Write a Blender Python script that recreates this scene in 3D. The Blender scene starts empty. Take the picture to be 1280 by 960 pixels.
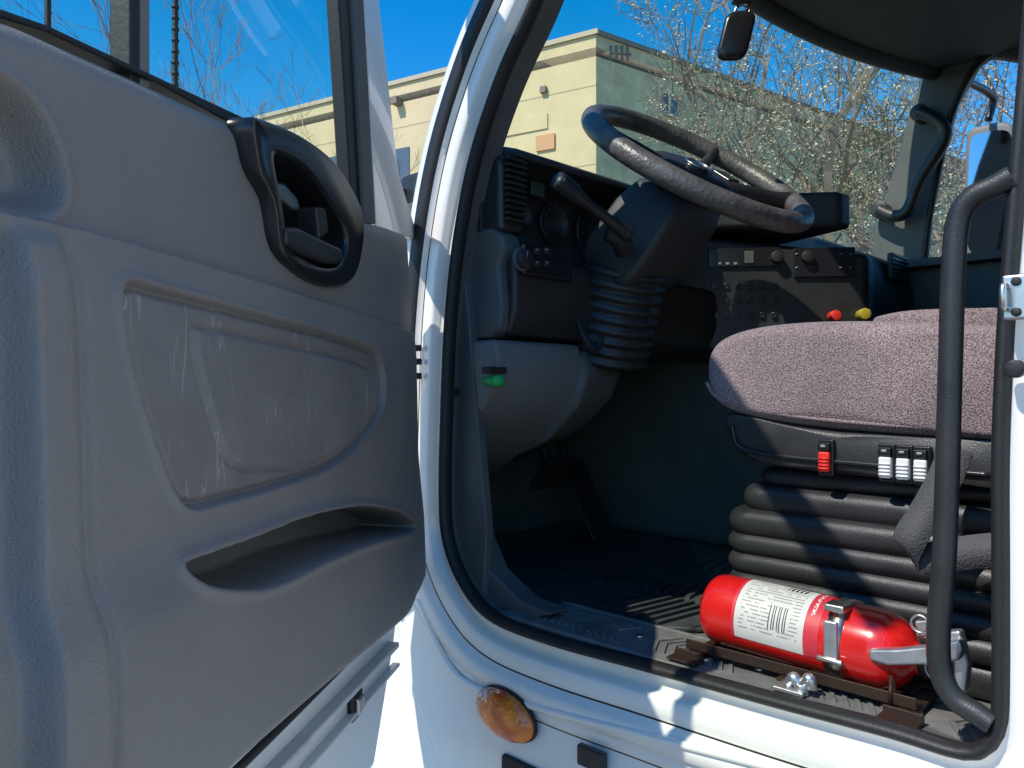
import bpy, math, random
import numpy as np
from mathutils import Vector, Matrix
random.seed(3); rng = np.random.default_rng(3)
D = bpy.data
scene = bpy.context.scene
COL = scene.collection

# ------------------------------------------------------------------ survey camera
# truck axes: +X across the cab (0 = driver's outer skin), +Y forward, Z up, ground z=0
PHI = math.radians(45.2)
CAM = Vector((-.888, 0, 1.55))
FPX = 960.0
pt = math.atan(10/960)
fw0 = Vector((math.cos(PHI), math.sin(PHI), 0)); RT = Vector((math.sin(PHI), -math.cos(PHI), 0)); UPZ = Vector((0, 0, 1))
FW = fw0*math.cos(pt)+UPZ*math.sin(pt); UP = UPZ*math.cos(pt)-fw0*math.sin(pt)
def ray(u, v): return FW+RT*((u-640)/FPX)+UP*((480-v)/FPX)
def hit(u, v, p0, n):
    r = ray(u, v); return CAM+r*((p0-CAM).dot(n)/r.dot(n))
def PX(u, v, X): return hit(u, v, Vector((X, 0, 0)), Vector((1, 0, 0)))
def PY(u, v, Y): return hit(u, v, Vector((0, Y, 0)), Vector((0, 1, 0)))
def PZ(u, v, Z): return hit(u, v, Vector((0, 0, Z)), Vector((0, 0, 1)))
def PP(u, v, d): return CAM+ray(u, v)*d
HG = Vector((-.04, 1.088, 0)); DV = Vector((-.741, -.542, 0)).normalized()
DN = Vector((.590, -.807, 0)).normalized()
def dpt(k, z, h=0): return Vector((HG.x+DV.x*k+DN.x*h, HG.y+DV.y*k+DN.y*h, z))
def DK(u, v, off=0):
    p = hit(u, v, HG+DN*off, DN); return ((p-HG).dot(DV), p.z)
FLOOR = 1.14; SILL = 1.168

# ------------------------------------------------------------------ materials
def nt(mat): return mat.node_tree.nodes, mat.node_tree.links
def pbr(name, col, rough=.5, metal=0, bump=0, bscale=300, var=0.0, vscale=6, coat=0, spec=.5, dirt=None, scratch=False, sheen=0):
    m = D.materials.new(name); m.use_nodes = True
    N, L = nt(m); b = N['Principled BSDF']
    b.inputs['Base Color'].default_value = (*col, 1); b.inputs['Roughness'].default_value = rough
    b.inputs['Metallic'].default_value = metal; b.inputs['Coat Weight'].default_value = coat
    b.inputs['Specular IOR Level'].default_value = spec
    b.inputs['Sheen Weight'].default_value = sheen
    tc = N.new('ShaderNodeTexCoord')
    src = None
    if var > 0:
        no = N.new('ShaderNodeTexNoise'); no.inputs['Scale'].default_value = vscale; no.inputs['Detail'].default_value = 5
        no.inputs['Roughness'].default_value = .68
        L.new(tc.outputs['Object'], no.inputs['Vector'])
        r = N.new('ShaderNodeValToRGB'); r.color_ramp.elements[0].position = .3; r.color_ramp.elements[1].position = .7
        d2 = dirt if dirt else tuple(c*(1-var) for c in col)
        r.color_ramp.elements[0].color = (*d2, 1); r.color_ramp.elements[1].color = (*[min(1, c*(1+var*.5)) for c in col], 1)
        L.new(no.outputs['Fac'], r.inputs['Fac']); src = r.outputs['Color']
        mr = N.new('ShaderNodeMapRange'); mr.inputs['To Min'].default_value = max(0.03, rough-.1); mr.inputs['To Max'].default_value = min(1, rough+.12)
        L.new(no.outputs['Fac'], mr.inputs['Value']); L.new(mr.outputs['Result'], b.inputs['Roughness'])
    if scratch:
        n1 = N.new('ShaderNodeTexNoise'); n1.inputs['Scale'].default_value = 7; n1.inputs['Detail'].default_value = 1.0; n1.inputs['Distortion'].default_value = .3
        mp = N.new('ShaderNodeMapping'); mp.inputs['Scale'].default_value = (7, 7, 1.1); mp.inputs['Rotation'].default_value = (.5, .3, 0)
        L.new(tc.outputs['Object'], mp.inputs['Vector']); L.new(mp.outputs['Vector'], n1.inputs['Vector'])
        a = N.new('ShaderNodeMath'); a.operation = 'SUBTRACT'; a.inputs[1].default_value = .5; L.new(n1.outputs['Fac'], a.inputs[0])
        ab = N.new('ShaderNodeMath'); ab.operation = 'ABSOLUTE'; L.new(a.outputs[0], ab.inputs[0])
        lt = N.new('ShaderNodeMath'); lt.operation = 'LESS_THAN'; lt.inputs[1].default_value = .010; L.new(ab.outputs[0], lt.inputs[0])
        n2 = N.new('ShaderNodeTexNoise'); n2.inputs['Scale'].default_value = 16; n2.inputs['Detail'].default_value = 5; L.new(tc.outputs['Object'], n2.inputs['Vector'])
        gt = N.new('ShaderNodeMapRange'); gt.inputs['From Min'].default_value = .47; gt.inputs['From Max'].default_value = .6; L.new(n2.outputs['Fac'], gt.inputs['Value'])
        mu = N.new('ShaderNodeMath'); mu.operation = 'MULTIPLY'; L.new(lt.outputs[0], mu.inputs[0]); L.new(gt.outputs['Result'], mu.inputs[1])
        mu2 = N.new('ShaderNodeMath'); mu2.operation = 'MULTIPLY'; L.new(mu.outputs[0], mu2.inputs[0]); mu2.inputs[1].default_value = .6
        mx = N.new('ShaderNodeMix'); mx.data_type = 'RGBA'; L.new(mu2.outputs[0], mx.inputs['Factor'])
        if src: L.new(src, mx.inputs[6])
        else: mx.inputs[6].default_value = (*col, 1)
        mx.inputs[7].default_value = (*[min(1, c*2.2) for c in col], 1); src = mx.outputs[2]
    if src: L.new(src, b.inputs['Base Color'])
    if bump > 0:
        nb = N.new('ShaderNodeTexNoise'); nb.inputs['Scale'].default_value = bscale; nb.inputs['Detail'].default_value = 2
        L.new(tc.outputs['Object'], nb.inputs['Vector'])
        bp = N.new('ShaderNodeBump'); bp.inputs['Strength'].default_value = bump; bp.inputs['Distance'].default_value = .002
        L.new(nb.outputs['Fac'], bp.inputs['Height']); L.new(bp.outputs['Normal'], b.inputs['Normal'])
    return m
M_door = pbr('door_plastic', (.215, .195, .182), .52, bump=.5, bscale=520, var=.12, vscale=4)
M_doorp = pbr('door_plastic_scuffed', (.200, .182, .170), .48, bump=.4, bscale=520, var=.18, vscale=7, scratch=True)
M_white = pbr('white_paint', (.83, .81, .77), .22, coat=.6, var=.03, vscale=9)
M_whited = pbr('white_paint_dusty', (.66, .65, .61), .4, coat=.2, var=.18, vscale=14)
M_rub = pbr('black_rubber', (.012, .012, .013), .55, bump=.2, bscale=200)
M_blk = pbr('black_plastic', (.026, .026, .027), .40, bump=.25, bscale=500, var=.3, vscale=12)
M_dash = pbr('dash_black_plastic', (.034, .036, .037), .50, bump=.3, bscale=450, var=.3, vscale=10)
M_gblk = pbr('gloss_black', (.014, .014, .016), .24)
M_slate = pbr('slate_plastic', (.085, .092, .092), .55, bump=.3, bscale=450, var=.2)
M_knee = pbr('grey_knee_plastic', (.17, .17, .165), .55, bump=.3, bscale=450, var=.15)
M_trim = pbr('trim_grey', (.12, .12, .118), .6, bump=.2, bscale=300, var=.25, vscale=8)
M_head = pbr('headliner_vinyl', (.075, .08, .075), .7, bump=.3, bscale=200, var=.2, vscale=8)
M_scuff = pbr('scuff_plate_plastic', (.17, .165, .16), .5, bump=.3, bscale=150, var=.4, vscale=22)
M_floor = pbr('rubber_floor', (.14, .17, .145), .5, bump=.5, bscale=120, var=.45, vscale=9)
M_mat = pbr('rubber_mat', (.055, .057, .057), .45, bump=.2, bscale=200, var=.5, vscale=16)
M_tunnel = pbr('tunnel_vinyl', (.10, .125, .117), .6, bump=.3, bscale=150, var=.25)
M_rim = pbr('worn_rim_leather', (.095, .087, .08), .40, bump=.8, bscale=140, var=.5, vscale=30)
M_red = pbr('red_enamel', (.62, .012, .01), .22, coat=.7, var=.08, vscale=20)
M_steel = pbr('steel', (.62, .60, .57), .32, metal=1, var=.15, vscale=30)
M_galv = pbr('galvanised', (.6, .61, .62), .35, metal=.9, var=.2, vscale=40)
M_rust = pbr('rusty_bracket', (.018, .014, .012), .5, metal=.3, bump=.4, bscale=120, var=.6, vscale=30, dirt=(.05, .022, .012))
M_lwhite = pbr('label_white', (.60, .58, .55), .45, var=.06, vscale=30)
M_ltext = pbr('label_text', (.28, .25, .24), .5)
M_ldark = pbr('label_dark', (.03, .03, .03), .5)
M_lred = pbr('label_red', (.55, .03, .05), .45)
M_sw = pbr('switch_white', (.72, .72, .70), .4)
M_swr = pbr('switch_red', (.7, .03, .02), .4)
M_green = pbr('green_tag', (.02, .42, .10), .4)
M_yel = pbr('yellow_knob', (.4, .30, .03), .4)
M_mark = pbr('print_marking', (.26, .26, .26), .5)
M_tick = pbr('gauge_marking', (.08, .08, .08), .5)
M_belt = pbr('belt_webbing', (.06, .06, .065), .7, bump=.8, bscale=350)
M_bark = pbr('bark', (.26, .21, .16), .9, var=.3)
M_barkd = pbr('bark_grey', (.20, .16, .14), .9, var=.3)
M_bloss = pbr('blossom', (.55, .55, .40), .8, var=.2)
M_leaf = pbr('young_leaf', (.26, .29, .11), .8, var=.3)
M_mglass = pbr('mirror_face', (.5, .52, .54), .05, metal=1)
M_ground = pbr('asphalt_lot', (.19, .18, .165), .9, bump=.6, bscale=60, var=.25, vscale=.8)
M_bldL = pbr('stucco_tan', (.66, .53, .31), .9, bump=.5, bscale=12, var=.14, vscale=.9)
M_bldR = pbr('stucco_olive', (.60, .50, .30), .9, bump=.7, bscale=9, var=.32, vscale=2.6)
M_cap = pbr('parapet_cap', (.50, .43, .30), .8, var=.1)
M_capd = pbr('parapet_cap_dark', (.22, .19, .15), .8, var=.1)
M_win = pbr('window_glass', (.10, .13, .16), .1)
M_sign = pbr('sign_board', (.60, .32, .16), .6)

def fabric():
    m = D.materials.new('seat_fabric'); m.use_nodes = True; N, L = nt(m); b = N['Principled BSDF']
    tc = N.new('ShaderNodeTexCoord')
    no = N.new('ShaderNodeTexNoise'); no.inputs['Scale'].default_value = 480; no.inputs['Detail'].default_value = 1
    n2 = N.new('ShaderNodeTexNoise'); n2.inputs['Scale'].default_value = 10; n2.inputs['Detail'].default_value = 6
    L.new(tc.outputs['Object'], no.inputs['Vector']); L.new(tc.outputs['Object'], n2.inputs['Vector'])
    r = N.new('ShaderNodeValToRGB'); r.color_ramp.elements[0].position = .36; r.color_ramp.elements[1].position = .64
    r.color_ramp.elements[0].color = (.12, .082, .082, 1); r.color_ramp.elements[1].color = (.38, .29, .285, 1)
    L.new(no.outputs['Fac'], r.inputs['Fac'])
    mx = N.new('ShaderNodeMix'); mx.data_type = 'RGBA'; mx.blend_type = 'MULTIPLY'; mx.inputs['Factor'].default_value = .6
    r2 = N.new('ShaderNodeValToRGB'); r2.color_ramp.elements[0].position = .35; r2.color_ramp.elements[0].color = (.6, .6, .61, 1); r2.color_ramp.elements[1].position = .65
    L.new(n2.outputs['Fac'], r2.inputs['Fac']); L.new(r.outputs['Color'], mx.inputs[6]); L.new(r2.outputs['Color'], mx.inputs[7])
    L.new(mx.outputs[2], b.inputs['Base Color']); b.inputs['Roughness'].default_value = .95; b.inputs['Sheen Weight'].default_value = .2
    bp = N.new('ShaderNodeBump'); bp.inputs['Strength'].default_value = .8; bp.inputs['Distance'].default_value = .002
    L.new(no.outputs['Fac'], bp.inputs['Height']); L.new(bp.outputs['Normal'], b.inputs['Normal']); return m
M_fab = fabric()
def glass(name, tint, gl=.06):
    m = D.materials.new(name); m.use_nodes = True; N, L = nt(m); N.clear()
    o = N.new('ShaderNodeOutputMaterial'); t = N.new('ShaderNodeBsdfTransparent'); t.inputs[0].default_value = (*tint, 1)
    g = N.new('ShaderNodeBsdfGlossy'); g.inputs['Roughness'].default_value = .02
    f = N.new('ShaderNodeFresnel'); f.inputs['IOR'].default_value = 1.3
    ml = N.new('ShaderNodeMath'); ml.operation = 'MULTIPLY'; ml.inputs[1].default_value = gl; L.new(f.outputs[0], ml.inputs[0])
    x = N.new('ShaderNodeMixShader'); L.new(ml.outputs[0], x.inputs[0]); L.new(t.outputs[0], x.inputs[1]); L.new(g.outputs[0], x.inputs[2]); L.new(x.outputs[0], o.inputs[0]); return m
M_glass = glass('tinted_glass', (.95, .99, .88), .06)
def amber():
    m = pbr('amber_lens', (.75, .16, .01), .12, coat=1); N, L = nt(m); b = N['Principled BSDF']
    tc = N.new('ShaderNodeTexCoord'); w = N.new('ShaderNodeTexVoronoi'); w.inputs['Scale'].default_value = 110
    L.new(tc.outputs['Object'], w.inputs['Vector']); bp = N.new('ShaderNodeBump'); bp.inputs['Strength'].default_value = .8; bp.inputs['Distance'].default_value = .003
    L.new(w.outputs['Distance'], bp.inputs['Height']); L.new(bp.outputs['Normal'], b.inputs['Normal'])
    r = N.new('ShaderNodeValToRGB'); r.color_ramp.elements[0].position = .35; r.color_ramp.elements[1].position = .65
    r.color_ramp.elements[0].color = (.95, .26, .015, 1); r.color_ramp.elements[1].color = (.5, .06, .004, 1)
    n2 = N.new('ShaderNodeTexNoise'); n2.inputs['Scale'].default_value = 26; L.new(tc.outputs['Object'], n2.inputs['Vector']); L.new(n2.outputs['Fac'], r.inputs[0]); L.new(r.outputs[0], b.inputs['Base Color'])
    return m
M_amber = amber()

# ------------------------------------------------------------------ mesh helpers
def empty(name, loc=(0, 0, 0)):
    e = D.objects.new(name, None); COL.objects.link(e); e.empty_display_size = .1; return e
def mesh(name, V, Fc, mat, par=None, smooth=True, bevel=0, mats=None, midx=None, solid=0, sub=0):
    me = D.meshes.new(name); me.from_pydata([tuple(v) for v in V], [], Fc)
    for m_ in (mats or [mat]): me.materials.append(m_)
    if midx is not None: me.polygons.foreach_set('material_index', midx)
    me.validate(); me.update()
    o = D.objects.new(name, me); COL.objects.link(o)
    if smooth: me.polygons.foreach_set('use_smooth', [True]*len(me.polygons))
    if solid:
        s = o.modifiers.new('s', 'SOLIDIFY'); s.thickness = solid; s.offset = 0
    if bevel:
        b = o.modifiers.new('b', 'BEVEL'); b.width = bevel; b.segments = 3; b.limit_method = 'ANGLE'; b.angle_limit = math.radians(35)
        b.harden_normals = True
    if sub:
        s = o.modifiers.new('u', 'SUBSURF'); s.levels = s.render_levels = sub
    if par: o.parent = par
    return o
def fixn(o):
    import bmesh
    bm = bmesh.new(); bm.from_mesh(o.data); bmesh.ops.recalc_face_normals(bm, faces=bm.faces); bm.to_mesh(o.data); bm.free(); return o
def prism(name, pts, vec, mat, par=None, bevel=.004, smooth=True):
    n = len(pts); V = [Vector(p) for p in pts]+[Vector(p)+Vector(vec) for p in pts]
    Fc = [list(range(n)), list(range(2*n-1, n-1, -1))]+[[i, i+n, (i+1) % n+n, (i+1) % n] for i in range(n)]
    return fixn(mesh(name, V, Fc, mat, par, smooth, bevel))
def box(name, c, s, mat, par=None, bevel=.003, ax=None, smooth=True):
    ax = ax or (Vector((1, 0, 0)), Vector((0, 1, 0)), Vector((0, 0, 1)))
    V = [Vector(c)+ax[0]*(sx*s[0]/2)+ax[1]*(sy*s[1]/2)+ax[2]*(sz*s[2]/2) for sx in (-1, 1) for sy in (-1, 1) for sz in (-1, 1)]
    Fc = [[0, 1, 3, 2], [4, 6, 7, 5], [0, 4, 5, 1], [2, 3, 7, 6], [0, 2, 6, 4], [1, 5, 7, 3]]
    return fixn(mesh(name, V, Fc, mat, par, smooth, bevel))
def loft(name, loops, mat, par=None, cap=True, smooth=True, bevel=0, closed_u=True, mats=None, ringmat=None, sub=0):
    n = len(loops[0]); V = [p for l in loops for p in l]; Fc = []; mi = []
    for j in range(len(loops)-1):
        for i in range(n if closed_u else n-1):
            Fc.append([j*n+i, j*n+(i+1) % n, (j+1)*n+(i+1) % n, (j+1)*n+i])
            mi.append((ringmat(j, i) if callable(ringmat) else ringmat[j]) if ringmat else 0)
    if cap:
        Fc.append(list(range(n))[::-1]); mi.append(0); Fc.append([(len(loops)-1)*n+i for i in range(n)]); mi.append(0)
    o = mesh(name, V, Fc, mat, par, smooth, bevel, mats=mats, midx=mi if mats else None, sub=sub)
    return fixn(o)
def catmull(P, n=8, closed=False):
    P = [Vector(p) for p in P]; out = []; m = len(P)
    for i in range(m if closed else m-1):
        if closed: a, b, c, d = P[i-1], P[i], P[(i+1) % m], P[(i+2) % m]
        else: a, b, c, d = P[max(i-1, 0)], P[i], P[i+1], P[min(i+2, m-1)]
        for t in np.linspace(0, 1, n, endpoint=False):
            out.append(.5*((2*b)+(c-a)*t+(2*a-5*b+4*c-d)*t*t+(3*b-a-3*c+d)*t**3))
    if not closed: out.append(P[-1])
    return out
def tube(name, P, r, mat, par=None, n=14, sm=8, closed=False, flat=1.0, smoothp=True):
    Q = catmull(P, sm, closed) if smoothp else [Vector(p) for p in P]
    m = len(Q); rr = r if isinstance(r, (list, tuple)) else [r, r]
    loops = []; T0 = (Q[1]-Q[0]).normalized(); nrm = T0.orthogonal().normalized()
    for i in range(m):
        T = (Q[(i+1) % m]-Q[i-1]).normalized() if closed else (Q[min(i+1, m-1)]-Q[max(i-1, 0)]).normalized()
        nrm = (nrm-T*nrm.dot(T)).normalized(); bn = T.cross(nrm)
        R = float(np.interp(i/(m-1), np.linspace(0, 1, len(rr)), rr))
        loops.append([Q[i]+nrm*(R*math.cos(a))+bn*(R*flat*math.sin(a)) for a in [2*math.pi*j/n for j in range(n)]])
    if closed: loops.append(loops[0])
    return loft(name, loops, mat, par, cap=not closed)
def revolve(name, o, axis, prof, mat, par=None, n=40, ring=None, mats=None):
    axis = Vector(axis).normalized(); a = axis.orthogonal().normalized(); b = axis.cross(a)
    loops = [[Vector(o)+axis*h+(a*math.cos(t)+b*math.sin(t))*max(r, 1e-4) for t in [2*math.pi*j/n for j in range(n)]] for h, r in prof]
    return loft(name, loops, mat, par, cap=True, mats=mats, ringmat=ring)
def cyl(name, p, q, r, mat, par=None, n=24, bev=.0015):
    p = Vector(p); q = Vector(q); L = (q-p).length; b = min(bev, r*.4, L*.3)
    return revolve(name, p, q-p, [(0, r-b), (b*.3, r-b*.3), (b, r), (L-b, r), (L-b*.3, r-b*.3), (L, r-b)], mat, par, n)
def rrect(x0, x1, y0, y1, r, n=6):
    out = []
    for cx, cy, a0 in ((x1-r, y1-r, 0), (x0+r, y1-r, 90), (x0+r, y0+r, 180), (x1-r, y0+r, 270)):
        for j in range(n+1):
            a = math.radians(a0+90*j/n); out.append((cx+r*math.cos(a), cy+r*math.sin(a)))
    return out

# ------------------------------------------------------------------ world, sun, camera
S = Vector((-.60, .10, .72)).normalized()
W = D.worlds.new('World'); scene.world = W; W.use_nodes = True
N, L = W.node_tree.nodes, W.node_tree.links
bg = N['Background']; sk = N.new('ShaderNodeTexSky'); sk.sky_type = 'NISHITA'; sk.sun_disc = False
sk.sun_elevation = math.asin(S.z); sk.sun_rotation = math.atan2(S.x, S.y)
sk.air_density = 1.0; sk.dust_density = .1; sk.ozone_density = 3.0
hs = N.new('ShaderNodeHueSaturation'); hs.inputs['Saturation'].default_value = 1.45; hs.inputs['Value'].default_value = 1.5
L.new(sk.outputs[0], hs.inputs['Color']); L.new(hs.outputs[0], bg.inputs[0]); bg.inputs[1].default_value = .15
su = D.lights.new('sun', 'SUN'); su.energy = 5.0; su.angle = math.radians(.5); su.color = (1, .95, .87)
so = D.objects.new('sun', su); COL.objects.link(so); so.rotation_euler = S.to_track_quat('Z', 'Y').to_euler()
cd = D.cameras.new('camera'); co = D.objects.new('camera', cd); COL.objects.link(co); scene.camera = co
cd.sensor_width = 36; cd.lens = 27; cd.clip_start = .02; cd.clip_end = 3000
R = Matrix((RT, UP, -FW)).transposed().to_4x4(); co.matrix_world = Matrix.Translation(CAM) @ R
scene.view_settings.view_transform = 'Standard'

# ------------------------------------------------------------------ ground, building
mesh('ground', [(-600, -600, 0), (600, -600, 0), (600, 600, 0), (-600, 600, 0)], [[0, 1, 2, 3]], M_ground)
bld = empty('stucco_building')
c0 = PP(745, 42, 17); top = c0.z
lp = CAM+ray(320, 150)*((top-CAM.z)/ray(320, 150).z)
rp = CAM+ray(1000, 132)*((top-CAM.z)/ray(1000, 132).z)
dl = (lp-c0); dl.z = 0; dl.normalize(); dr = rp-c0; dr.z = 0; dr.normalize()
nl = Vector((dl.y, -dl.x, 0)); nl = nl if nl.dot(CAM-c0) > 0 else -nl
nr = Vector((dr.y, -dr.x, 0)); nr = nr if nr.dot(CAM-c0) > 0 else -nr
C = Vector((c0.x, c0.y, 0))
def wall(name, d, n, L_, mat):
    prism(name, [C, C+d*L_, C+d*L_+Vector((0, 0, top)), C+Vector((0, 0, top))], -n*.4, mat, bld, 0, False)
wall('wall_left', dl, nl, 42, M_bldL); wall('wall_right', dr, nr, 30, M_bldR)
prism('roof', [C+Vector((0, 0, top-.5)), C+dl*42+Vector((0, 0, top-.5)), C+dl*42+dr*30+Vector((0, 0, top-.5)), C+dr*30+Vector((0, 0, top-.5))], (0, 0, .2), M_capd, bld, 0)
def strip(name, d, n, s0, s1, z0, z1, out, mat):
    a = C+d*s0+n*out; b_ = C+d*s1+n*out
    prism(name, [a+Vector((0, 0, z0)), b_+Vector((0, 0, z0)), b_+Vector((0, 0, z1)), a+Vector((0, 0, z1))], -n*(out+.02), mat, bld, 0, False)
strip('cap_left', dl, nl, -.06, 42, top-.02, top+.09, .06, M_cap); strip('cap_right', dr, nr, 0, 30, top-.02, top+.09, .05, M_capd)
M_seam = pbr('stucco_joint', (.50, .41, .26), .9)
for i in range(14): strip('joint_v', dl, nl, 2.9+i*3, 2.925+i*3, 0, top-.03, .004, M_seam)
for z in (top-1.15, top-2.9, 3.2): strip('joint_h', dl, nl, .0, 42, z, z+.03, .006, M_seam)
strip('band', dl, nl, 1.2, 4.3, top-1.9, top-1.55, .03, M_bldL)
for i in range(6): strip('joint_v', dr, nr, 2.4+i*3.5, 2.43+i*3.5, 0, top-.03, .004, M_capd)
def onwall(u, v, d, n):
    p = hit(u, v, C, n); return ((p-C).dot(d), p.z)
def wpatch(name, u0, v0, u1, v1, d, n, out, mat):
    a = onwall(u0, v0, d, n); b_ = onwall(u1, v1, d, n)
    strip(name, d, n, min(a[0], b_[0]), max(a[0], b_[0]), min(a[1], b_[1]), max(a[1], b_[1]), out, mat)
wpatch('window_frame', 822, 113, 848, 150, dr, nr, .05, M_cap); wpatch('window_pane', 825, 117, 845, 146, dr, nr, .06, M_win)
wpatch('window_mullion', 834, 117, 836, 146, dr, nr, .07, M_cap)
wpatch('sign', 671, 171, 694, 186, dl, nl, .05, M_sign)
wpatch('window_pane', 700, 225, 735, 300, dl, nl, .03, M_win)
wpatch('vent', 560, 150, 572, 160, dl, nl, .1, M_capd); wpatch('vent', 677, 110, 684, 116, dl, nl, .1, M_capd)
wpatch('window_pane', 480, 190, 512, 235, dl, nl, .03, M_win)
wpatch('window_pane', 398, 200, 425, 230, dl, nl, .03, M_win)
wpatch('lamp', 496, 125, 503, 132, dl, nl, .25, M_capd)
for u in (762, 769, 776, 783):
    wpatch('street_number', u, 57, u+2, 76, dr, nr, .04, M_capd); wpatch('street_number', u, 66, u+5, 69, dr, nr, .045, M_capd)

# ------------------------------------------------------------------ trees
def tree(name, base, H, spread, seed, mat, depth=6, bloss=0, bs=.02, lean=(0, 0), r0=.13, leafmix=.3, first=.25, ratio=.72, pside=.5, rmin=.004):
    rnd = random.Random(seed); segs = []; tips = []
    def grow(p, d, ln, r, lv):
        nseg = 4 if lv < 3 else 3
        for i in range(nseg):
            q = p+d*(ln/nseg); rr = r*(1-.35*(i+1)/nseg)
            segs.append((p, q, r*(1-.35*i/nseg), rr))
            if lv >= depth-2: tips.append((p, q))
            if lv < depth and (lv > 0 or i >= 1) and rnd.random() < pside:
                ax = Vector((rnd.uniform(-1, 1), rnd.uniform(-1, 1), rnd.uniform(-.4, .8))).normalized()
                nd = (d*.55+ax*spread).normalized(); grow(q, nd, ln*rnd.uniform(.5, ratio), rr*.55, lv+1)
            p = q; d = (d+Vector((rnd.uniform(-.22, .22), rnd.uniform(-.22, .22), rnd.uniform(-.08, .16)))).normalized()
        if lv < depth:
            for _ in range(2):
                ax = Vector((rnd.uniform(-1, 1), rnd.uniform(-1, 1), rnd.uniform(-.2, .8))).normalized()
                grow(p, (d*.7+ax*spread*.8).normalized(), ln*rnd.uniform(ratio-.1, ratio+.1), r*.55, lv+1)
    grow(Vector(base), Vector((lean[0], lean[1], 1)).normalized(), H*first*1.2, r0, 0)
    V = []; Fc = []; mi = []
    for p, q, a, b_ in segs:
        d = (q-p).normalized(); x = d.orthogonal().normalized(); y = d.cross(x); k = len(V)
        a = max(a, rmin); b_ = max(b_, rmin*.9)
        for c, rr in ((p, a), (q, b_)):
            for j in range(3):
                t = j*math.pi/1.5; V.append(c+x*(rr*math.cos(t))+y*(rr*math.sin(t)))
        for j in range(3): Fc.append([k+j, k+(j+1) % 3, k+3+(j+1) % 3, k+3+j]); mi.append(0)
    for _ in range(bloss):
        p, q = tips[rnd.randrange(len(tips))]; c = p.lerp(q, rnd.random())+Vector((rnd.gauss(0, .02), rnd.gauss(0, .02), rnd.gauss(0, .02)))
        x = Vector((rnd.gauss(0, 1), rnd.gauss(0, 1), rnd.gauss(0, 1))).normalized(); y = x.orthogonal().normalized(); s = bs*rnd.uniform(.5, 1.2); k = len(V)
        V += [c+x*s, c+y*s*.8, c-x*s, c-y*s*.8]; Fc.append([k, k+1, k+2, k+3]); mi.append(2 if rnd.random() < leafmix else 1)
    print(name, len(segs))
    return mesh(name, V, Fc, mat, None, False, mats=[mat, M_bloss, M_leaf], midx=mi)
def gp(u, d):
    p = PP(u, 490, d); return (p.x, p.y, 0)
tree('blossoming_tree', gp(1060, 9.5), 9, .8, 11, M_bark, 6, 5500, .020, pside=.45)
tree('blossoming_tree', gp(1240, 8.5), 8.5, .85, 5, M_bark, 6, 7000, .020, leafmix=.5, pside=.47)
tree('blossoming_tree', gp(1150, 12.5), 11, .85, 21, M_bark, 6, 6500, .026, leafmix=.5, pside=.47)
tree('bare_tree', gp(285, 24), 15, .5, 7, M_barkd, 6, 0, r0=.13, pside=.32, rmin=.006)
tree('bare_tree', gp(385, 14), 8.2, .55, 9, M_barkd, 6, 0, r0=.07, pside=.3)
V = []; Fc = []; mi = []
for i in range(17000):
    u = rng.uniform(940, 1560); d = rng.uniform(15, 19); p = PP(u, 490, d); z = abs(rng.normal(0, 1))*1.5+rng.uniform(0, 1.6)
    if z > 5.2+.8*math.sin(u*.03): continue
    c = Vector((p.x, p.y, z)); x = Vector(rng.normal(size=3)).normalized(); y = x.orthogonal().normalized(); s = rng.uniform(.03, .08); k = len(V)
    V += [c+x*s, c+y*s*.7, c-x*s, c-y*s*.7]; Fc.append([k, k+1, k+2, k+3]); mi.append(rng.choice([0, 1, 2], p=[.35, .15, .5]))
mesh('hedge', V, Fc, None, None, False, mats=[M_bark, M_bloss, M_leaf], midx=mi)

# ------------------------------------------------------------------ cab body
cab = empty('truck_cab')
apx = [(655, 0), (615, 90), (582, 190), (562, 290), (550, 400), (545, 520), (543, 620), (548, 680), (570, 735), (605, 775), (680, 805), (800, 838), (950, 880), (1100, 920), (1190, 948),
       (1222, 945), (1240, 915), (1243, 850), (1243, 700), (1243, 560), (1250, 400), (1262, 250)]
ap = [(PX(u, v, 0).y, PX(u, v, 0).z) for u, v in apx]+[(.165, 2.1), (.16, 2.38), (.22, 2.5), (.4, 2.54), (.58, 2.5), (.72, 2.38), (.8, 2.29)]
loop0 = [(p.x, p.y) for p in catmull([(a, b, 0) for a, b in ap], 6, True)]
A = np.array(loop0+[loop0[0]]); dd = np.r_[0, np.cumsum(np.hypot(*np.diff(A, axis=0).T))]
NL = 260; t = np.linspace(0, dd[-1], NL, endpoint=False); LY = np.interp(t, dd, A[:, 0]); LZ = np.interp(t, dd, A[:, 1])
ty = np.roll(LY, -2)-np.roll(LY, 2); tz = np.roll(LZ, -2)-np.roll(LZ, 2); ln = np.hypot(ty, tz); ny, nz = tz/ln, -ty/ln
cy_, cz_ = LY.mean(), LZ.mean()
if np.mean(ny*(LY-cy_)+nz*(LZ-cz_)) < 0: ny, nz = -ny, -nz
for _ in range(6):
    ny = (np.roll(ny, 1)+ny+np.roll(ny, -1)); nz = (np.roll(nz, 1)+nz+np.roll(nz, -1)); q = np.hypot(ny, nz); ny /= q; nz /= q
def ring(off, X): return [Vector((X, LY[i]+ny[i]*off, LZ[i]+nz[i]*off)) for i in range(NL)]
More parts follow.
